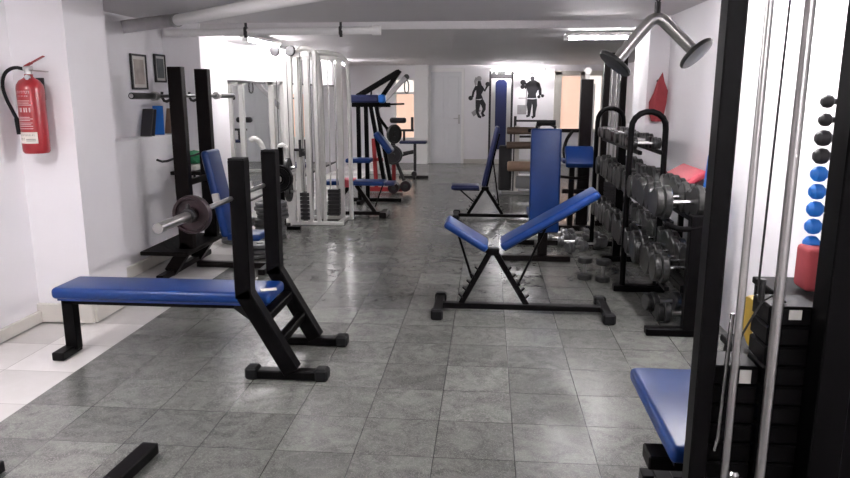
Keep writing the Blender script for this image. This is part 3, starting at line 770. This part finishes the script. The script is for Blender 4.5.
# plates on a peg tree
t = thing('plate_tree', 'small black plate tree beside the white machine', 'rack', (-2.33, 7.78, 0))
b = BM(); beam(b, (0, 0, .03), (0, 0, .95), .05, .05, (0, 1, 0)); obj('post', b, 'black', t)
b = BM(); beam(b, (-.2, 0, .025), (.2, 0, .025), .05, .04); beam(b, (0, -.2, .025), (0, .2, .025), .05, .04); obj('base', b, 'black', t)
b = BM(); cyl(b, (-.16, 0, .72), (.16, 0, .72), .014, 10); cyl(b, (-.16, 0, .45), (.16, 0, .45), .014, 10); obj('peg', b, 'steel', t)
b = BM()
for x, z, r_ in ((-.10, .72, .10), (.08, .72, .11), (-.1, .45, .11), (.08, .45, .12)): plate_bm(b, (x, 0, z), (1, 0, 0), r_, .035)
obj('plate', b, 'iron', t)

# ------------------------------------------------------------------ middle flat bench with red towel
t = thing('flat_bench', 'flat blue bench on dark A-legs beside the white cable station', 'weight bench', (-1.62, 8.78, 0))
obj('bench_pad', cushion(BM(), (-.05, 0, .435), (.78, .28, .055)), 'blue', t)
b = BM(); cushion(b, (.40, 0, .43), (.14, .24, .045)); obj('end_pad', b, 'blued', t)
for x0, x1 in ((-.12, -.38), (-.04, .20)):
    b = BM(); beam(b, (x0, 0, .40), (x1, 0, .05), .05, .045, (0, 1, 0)); obj('leg', b, 'black2', t)
b = BM(); cyl(b, (.30, 0, .40), (.20, 0, .12), .009, 8); obj('prop_strut', b, 'black2', t)
b = BM(); beam(b, (-.44, 0, .04), (.36, 0, .04), .06, .045); obj('base_rail', b, 'black2', t)
for x in (-.42, .32):
    b = BM(); box(b, (x, 0, .04), (.09, .36, .07), bev=.01); obj('foot', b, 'black2', t)
b = BM(); box(b, (0, 0, .008), (.17, .24, .016), bev=.006, seg=2)
box(b, (0, -.147, -.03), (.15, .008, .09), bev=.003)
one('towel', b, 'pink', 'pink red towel draped over the flat blue bench', 'towel', loc=(-1.76, 8.78, .464))

# ------------------------------------------------------------------ black lever machine
t = thing('lever_machine', 'black plate-loaded lever machine with an angled arm rising near the ceiling', 'gym machine', (-1.68, 10.0, 0))
b = BM(); beam(b, (-.17, 0, 1.50), (.42, 0, 1.84), .07, .075, (0, 0, 1)); beam(b, (.44, 0, 1.86), (.10, 0, 1.38), .06, .06, (0, 0, 1)); obj('lever_arm', b, 'black', t)
b = BM(); cushion(b, (-.06, -.05, 1.47), (.42, .12, .11), None, .03); obj('shoulder_pad', b, 'blued', t)
b = BM(); cushion(b, (.19, -.05, 1.47), (.10, .13, .115), None, .03); obj('pad_end', b, 'blueb', t)
b = BM(); beam(b, (-.25, 0, 1.385), (.30, 0, 1.385), .06, .06); beam(b, (.2, 0, 1.39), (.50, 0, 1.40), .025, .025); obj('crossbar', b, 'black', t)
for x0, x1, z1 in ((-.16, -.16, .04), (-.05, -.04, .04), (.02, .20, .30), (.10, .30, .25)):
    b = BM(); beam(b, (x0, 0, 1.37), (x1, 0, z1), .055, .055, (0, 1, 0)); obj('post', b, 'black', t)
b = BM(); tube(b, [(.12, -.05, 1.36), (.12, -.05, 1.25), (.22, -.05, 1.10), (.35, -.05, .95)], .022, 10, 1); tube(b, [(.0, .08, 1.4), (.02, .08, 1.58)], .012, 8); tube(b, [(.22, .08, 1.4), (.2, .08, 1.58)], .012, 8); obj('handle', b, 'black', t)
b = BM(); plate_bm(b, (.36, -.06, .98), (.8, -.6, 0), .135, .05); obj('plate', b, 'iron', t)
b = BM(); slab(b, (.10, -.05, 1.0), (.32, -.05, .72), .26, .09, .03); obj('back_pad', b, 'blue', t)
b = BM(); cushion(b, (-.12, -.2, .62), (.36, .26, .06)); obj('seat', b, 'blue', t)
b = BM(); beam(b, (-.12, -.2, .05), (-.12, -.2, .6), .05, .05, (0, 1, 0)); beam(b, (-.3, 0, .03), (.45, 0, .03), .06, .05); beam(b, (-.12, -.35, .03), (-.12, .2, .03), .06, .05); obj('base_frame', b, 'black', t)

# red leg machine
t = thing('leg_machine', 'red framed leg machine with round black rollers near the far left', 'gym machine', (-1.45, 11.0, 0))
b = BM(); beam(b, (-.42, 0, .05), (.12, 0, .05), .07, .07); beam(b, (-.30, 0, .05), (-.34, 0, .85), .06, .06, (0, 1, 0)); beam(b, (-.02, 0, .05), (-.02, 0, .62), .06, .06, (0, 1, 0)); beam(b, (-.34, 0, .52), (.0, 0, .52), .06, .05); obj('frame', b, 'redp', t)
b = BM(); plate_bm(b, (-.02, -.10, .60), (0, 1, 0), .15, .07); obj('plate', b, 'inkd', t)
for x, z in ((.0, .10), (.19, .13)):
    b = BM(); cyl(b, (x, -.26, z), (x, -.05, z), .085, 20); f = obj('foam_roller', b, 'maroon', t)
    b = BM(); cyl(b, (x, -.27, z), (x, -.255, z), .035, 14); obj('hub', b, 'inkd', f)
b = BM(); beam(b, (.0, -.06, .55), (.22, -.06, .62), .03, .03); cyl(b, (.14, -.06, .62), (.30, -.06, .65), .03, 12); beam(b, (.02, -.04, .5), (.19, -.15, .13), .04, .04); obj('lever', b, 'inkd', t)
b = BM(); beam(b, (-.22, -.1, 1.0), (-.06, -.1, .10), .07, .06, (0, 1, 0)); obj('side_arm', b, 'whitep', t)
b = BM(); beam(b, (.02, .0, .62), (-.12, .0, 1.02), .06, .06, (0, 1, 0)); obj('front_post', b, 'inkd', t)

# far bench, near the far door
t = thing('preacher_bench', 'dark narrow bench with arm pad beside the far door', 'weight bench', (-1.38, 12.9, 0))
b = BM(); cushion(b, (.02, 0, .665), (.50, .26, .05)); obj('bench_pad', b, 'blued', t)
b = BM(); beam(b, (.05, 0, .04), (.05, 0, .64), .05, .05, (0, 1, 0)); obj('leg', b, 'inkd', t)
b = BM(); beam(b, (-.25, 0, .025), (.30, 0, .025), .05, .05); beam(b, (.05, -.2, .025), (.05, .2, .025), .05, .05); obj('base_rail', b, 'inkd', t)
b = BM(); beam(b, (-.15, 0, .68), (-.15, 0, .88), .04, .04, (0, 1, 0)); beam(b, (-.30, 0, .88), (.03, 0, .88), .04, .04); beam(b, (.0, 0, .86), (.0, 0, 1.12), .045, .04, (0, 1, 0)); obj('arm_post', b, 'inkd', t)
b = BM(); cushion(b, (-.26, 0, 1.06), (.30, .12, .10), None, .04); obj('arm_pad', b, 'decal', t)
b = BM(); cyl(b, (.05, -.2, .10), (.05, -.12, .10), .05, 14); obj('foot_wheel', b, 'inkd', t)
# white crane arm machine
t = thing('pulley_crane', 'white slanting pulley arm with hanging black loop near the far left window', 'gym machine', (-1.9, 13.6, 0))
b = BM(); beam(b, (-.25, 0, 1.25), (.32, 0, 1.84), .05, .09, (0, 0, 1)); obj('arm', b, 'decall', t)
b = BM(); beam(b, (-.25, 0, .03), (-.25, 0, 1.35), .08, .08, (0, 1, 0)); beam(b, (-.4, 0, .03), (.5, 0, .03), .07, .06); obj('post', b, 'whitep', t)
b = BM(); lathe(b, [(0, -.015), (.05, -.015), (.055, 0), (.05, .015), (0, .015)], (.34, 0, 1.85), (0, 1, 0), 18); obj('pulley', b, 'iron', t)
b = BM(); tube(b, [(.34, 0, 1.80), (.30, 0, 1.74), (.30, 0, 1.58), (.34, 0, 1.54), (.38, 0, 1.58), (.38, 0, 1.74), (.34, 0, 1.80)], .012, 8, 1); obj('hand_loop', b, 'inkd', t)

# ------------------------------------------------------------------ beige roller machine
t = thing('roller_machine', 'leg machine with brown foam rollers on a pale frame in the far middle', 'gym machine', (.45, 10.9, 0))
b = BM(); beam(b, (.0, 0, .03), (.0, 0, 1.06), .07, .05, (0, 1, 0)); obj('upright', b, 'skirt', t)
b = BM(); beam(b, (.32, .1, .03), (.32, .1, 1.10), .06, .05, (0, 1, 0)); obj('upright', b, 'greym', t)
b = BM(); beam(b, (-.22, 0, .03), (.40, 0, .03), .07, .05); beam(b, (0, 0, .24), (.40, 0, .24), .06, .05); obj('base_rail', b, 'greym', t)
for z, x0, x1, m_, r_ in ((.99, -.16, .28, 'roll', .055), (.77, -.16, .28, 'roll', .055), (.45, -.14, .22, 'rolll', .078)):
    b = BM(); lathe(b, [(0, 0), (r_*.8, 0), (r_, .015), (r_, x1-x0-.015), (r_*.8, x1-x0), (0, x1-x0)], (x0, -.07, z), (1, 0, 0), 18); obj('foam_roller', b, m_, t)
b = BM(); box(b, (-.17, .16, .40), (.20, .10, .70), bev=.02); obj('weight_cover', b, 'inkd', t)
b = BM(); box(b, (.14, .1, .20), (.30, .3, .2), bev=.02); obj('side_box', b, 'greym', t)
b = BM(); beam(b, (-.05, .14, .89), (.42, .14, .89), .04, .035); beam(b, (-.05, .14, 1.13), (.46, .14, 1.13), .04, .03); beam(b, (-.03, .14, .03), (-.03, .14, 1.20), .04, .04, (0, 1, 0)); obj('crossbar', b, 'inkd', t)

# ------------------------------------------------------------------ pec deck with tall posts
t = thing('pec_deck', 'dark butterfly machine with tall post and slanted blue pad left of the rack', 'gym machine', (1.08, 8.15, 0))
b = BM(); beam(b, (.02, 0, .03), (.02, 0, 1.70), .13, .09, (0, 1, 0)); obj('upright', b, 'black2', t)
b = BM(); box(b, (.02, 0, 1.75), (.05, .05, .10), bev=.006); lathe(b, [(0, -.01), (.04, -.01), (.04, .01), (0, .01)], (.02, -.03, 1.79), (0, 1, 0), 14); obj('pulley_bracket', b, 'whitep', t)
b = BM(); cushion(b, (-.05, -.16, .85), (.32, .30, .07), (R(38), 0, 0), .02); obj('arm_pad', b, 'blue', t)
b = BM(); slab(b, (-.24, -.08, .80), (.06, -.08, .80), .26, .05, .02); obj('seat', b, 'blued', t)
b = BM(); beam(b, (-.62, .05, 1.13), (.0, .05, 1.13), .04, .04); tube(b, [(-.12, .0, 1.13), (-.20, -.05, 1.02), (-.22, -.05, .86), (-.14, -.05, .72)], .02, 10, 2); tube(b, [(-.26, -.1, .62), (-.05, -.12, .60), (.05, -.1, .62)], .016, 8, 1)
obj('swing_arm', b, 'black2', t)
b = BM(); beam(b, (-.12, -.08, .03), (-.12, -.08, .80), .06, .06, (0, 1, 0)); beam(b, (-.22, -.08, .45), (.1, -.08, .45), .05, .05); beam(b, (-.35, -.08, .03), (.15, -.08, .03), .07, .05); beam(b, (.02, -.3, .03), (.02, .4, .03), .07, .05); obj('base_frame', b, 'black2', t)
b = BM(); cyl(b, (.09, -.06, .1), (.09, -.06, 1.65), .010, 8); obj('guide_rod', b, 'steel', t)

# far tower
t = thing('cable_tower', 'tall dark cable tower with chrome rods behind the arched dumbbell rack', 'gym machine', (1.44, 8.4, 0))
for x in (-.09, .10):
    b = BM(); beam(b, (x, 0, .03), (x, 0, 1.98), .07, .07, (0, 1, 0)); obj('upright', b, 'black2', t)
b = BM(); cyl(b, (-.025, 0, .05), (-.025, 0, 1.95), .012, 8); cyl(b, (.03, 0, .05), (.03, 0, 1.95), .012, 8); obj('guide_rod', b, 'steel', t)
b = BM(); beam(b, (-.13, 0, 1.97), (.14, 0, 1.97), .08, .06); beam(b, (-.15, 0, .03), (.16, 0, .03), .10, .06); obj('crossbar', b, 'black2', t)
b = BM()
for k in range(9): box(b, (.0, .0, .10+k*.05), (.13, .10, .046), bev=.004)
obj('weight_stack', b, 'inkd', t)

# ------------------------------------------------------------------ far wall blue board
t = thing('sit_up_board', 'narrow tall dark blue padded board in a black frame at the far wall', 'gym machine', (.27, 15.45, 0))
b = BM(); prism(b, [(-.12, .35), (.12, .35), (.12, 1.77), (.085, 1.81), (.045, 1.835), (-.045, 1.835), (-.085, 1.81), (-.12, 1.77)], -.06, -.02, lambda x, z, y: (x, y, z)); obj('board_pad', b, 'blued', t)
b = BM(); box(b, (0, 0, 1.15), (.42, .03, 1.65), bev=.004); obj('back_panel', b, 'whitep', t)
for x in (-.235, .235):
    b = BM(); beam(b, (x, 0, 0), (x, 0, 2.02), .045, .05, (0, 1, 0)); obj('upright', b, 'inkd', t)
b = BM(); beam(b, (-.25, 0, 1.90), (.25, 0, 1.90), .05, .09); beam(b, (-.26, 0, 2.03), (.26, 0, 2.03), .05, .03); obj('top_bar', b, 'inkd', t)
b = BM(); box(b, (-.16, -.02, 1.975), (.08, .05, .06)); box(b, (.0, -.02, 1.975), (.16, .05, .06)); obj('lamp_box', b, 'iron', t)
b = BM(); beam(b, (.18, -.03, 1.965), (.75, -.03, 1.96), .03, .02); obj('side_bar', b, 'iron', t)

# wall stickers of exercising figures
def sticker_limbs(b, limbs, y=0.0):
    for pts in limbs:
        n = len(pts)
        L = []; Rr = []
        for i, (x, z, r) in enumerate(pts):
            x0, z0, _ = pts[max(i-1, 0)]; x1, z1, _ = pts[min(i+1, n-1)]
            dx, dz = x1-x0, z1-z0; q = math.hypot(dx, dz) or 1
            L.append((x-dz/q*r, z+dx/q*r)); Rr.append((x+dz/q*r, z-dx/q*r))
        prism(b, L+Rr[::-1], -.002, .002, lambda x, z, yy: (x, y+yy, z))
def disc(b, x, z, r, y=0.0): prism(b, [(x+r*math.cos(2*PI*k/16), z+r*math.sin(2*PI*k/16)) for k in range(16)], -.002, .002, lambda a, c, yy: (a, y+yy, c))
t = thing('wall_sticker', 'grey sticker of an exercising woman on the wall left of the blue board', 'wall sticker', (-.20, YF-.004, 1.02))
b = BM()
sticker_limbs(b, [[(-.01, .80, .03), (.0, .70, .05), (.01, .60, .085), (-.01, .50, .055), (.0, .40, .085)],
                  [(.03, .38, .055), (.10, .27, .05), (.11, .18, .035), (.07, .09, .028), (.11, .02, .035)],
                  [(-.02, .38, .06), (-.03, .25, .05), (-.04, .12, .03), (.0, .02, .03), (.05, .0, .025)],
                  [(.05, .66, .03), (.12, .58, .026), (.17, .68, .022)], [(-.06, .68, .03), (-.13, .55, .025), (-.15, .44, .022)]])
disc(b, .18, .72, .05, -.0005); disc(b, -.19, .42, .05, -.0005)
obj('figure', b, 'decal', t)
b = BM(); disc(b, -.01, .84, .055, -.005); sticker_limbs(b, [[(-.06, .86, .03), (-.09, .78, .03), (-.08, .70, .02)]], -.005); sticker_limbs(b, [[(-.10, .16, .09), (-.04, .08, .10)]], .0015); obj('hair', b, 'decall', t)
t = thing('wall_sticker', 'grey sticker of a muscular man with dumbbell right of the blue board', 'wall sticker', (.93, YF-.004, 1.02))
b = BM()
disc(b, .02, .84, .05); sticker_limbs(b, [[(.02, .80, .06), (.03, .74, .14), (.03, .62, .13), (.02, .52, .085), (.02, .42, .10)],
                  [(-.02, .40, .06), (-.03, .26, .055), (-.03, .14, .035), (-.04, .04, .03), (-.09, .03, .028)],
                  [(.07, .40, .06), (.09, .26, .05), (.08, .14, .035), (.08, .03, .03), (.03, .0, .03)],
                  [(.13, .74, .045), (.19, .60, .035), (.20, .48, .028)], [(-.09, .74, .045), (-.13, .64, .035), (-.17, .72, .028)]])
disc(b, .17, .45, .035, -.0005); disc(b, .25, .47, .035, -.0005); disc(b, -.18, .76, .06, -.0005); disc(b, -.19, .66, .045, -.0005)
obj('figure', b, 'decal', t)
b = BM(); box(b, (-.19, .0, .17), (.20, .003, .20)); box(b, (-.10, 0, .40), (.03, .003, .5)); box(b, (-.19, 0, .42), (.16, .003, .02)); obj('printed_bench', b, 'decall', t)

# ------------------------------------------------------------------ camera, world, view
cam = bpy.data.cameras.new('camera'); co = bpy.data.objects.new('camera', cam); COL.objects.link(co)
cam.sensor_width = 36; cam.lens = 700/850*36; cam.clip_start = .02
co.location = (0, 0, 1.55); co.rotation_euler = (R(90-11.78), 0, R(5.07)); SC.camera = co
w = bpy.data.worlds.new('world'); SC.world = w; w.use_nodes = True
w.node_tree.nodes['Background'].inputs[0].default_value = (.5, .5, .55, 1); w.node_tree.nodes['Background'].inputs[1].default_value = .05
SC.view_settings.view_transform = 'Standard'; SC.view_settings.look = 'None'; SC.view_settings.exposure = 2.3; SC.view_settings.gamma = 1
SC.view_settings.use_curve_mapping = False
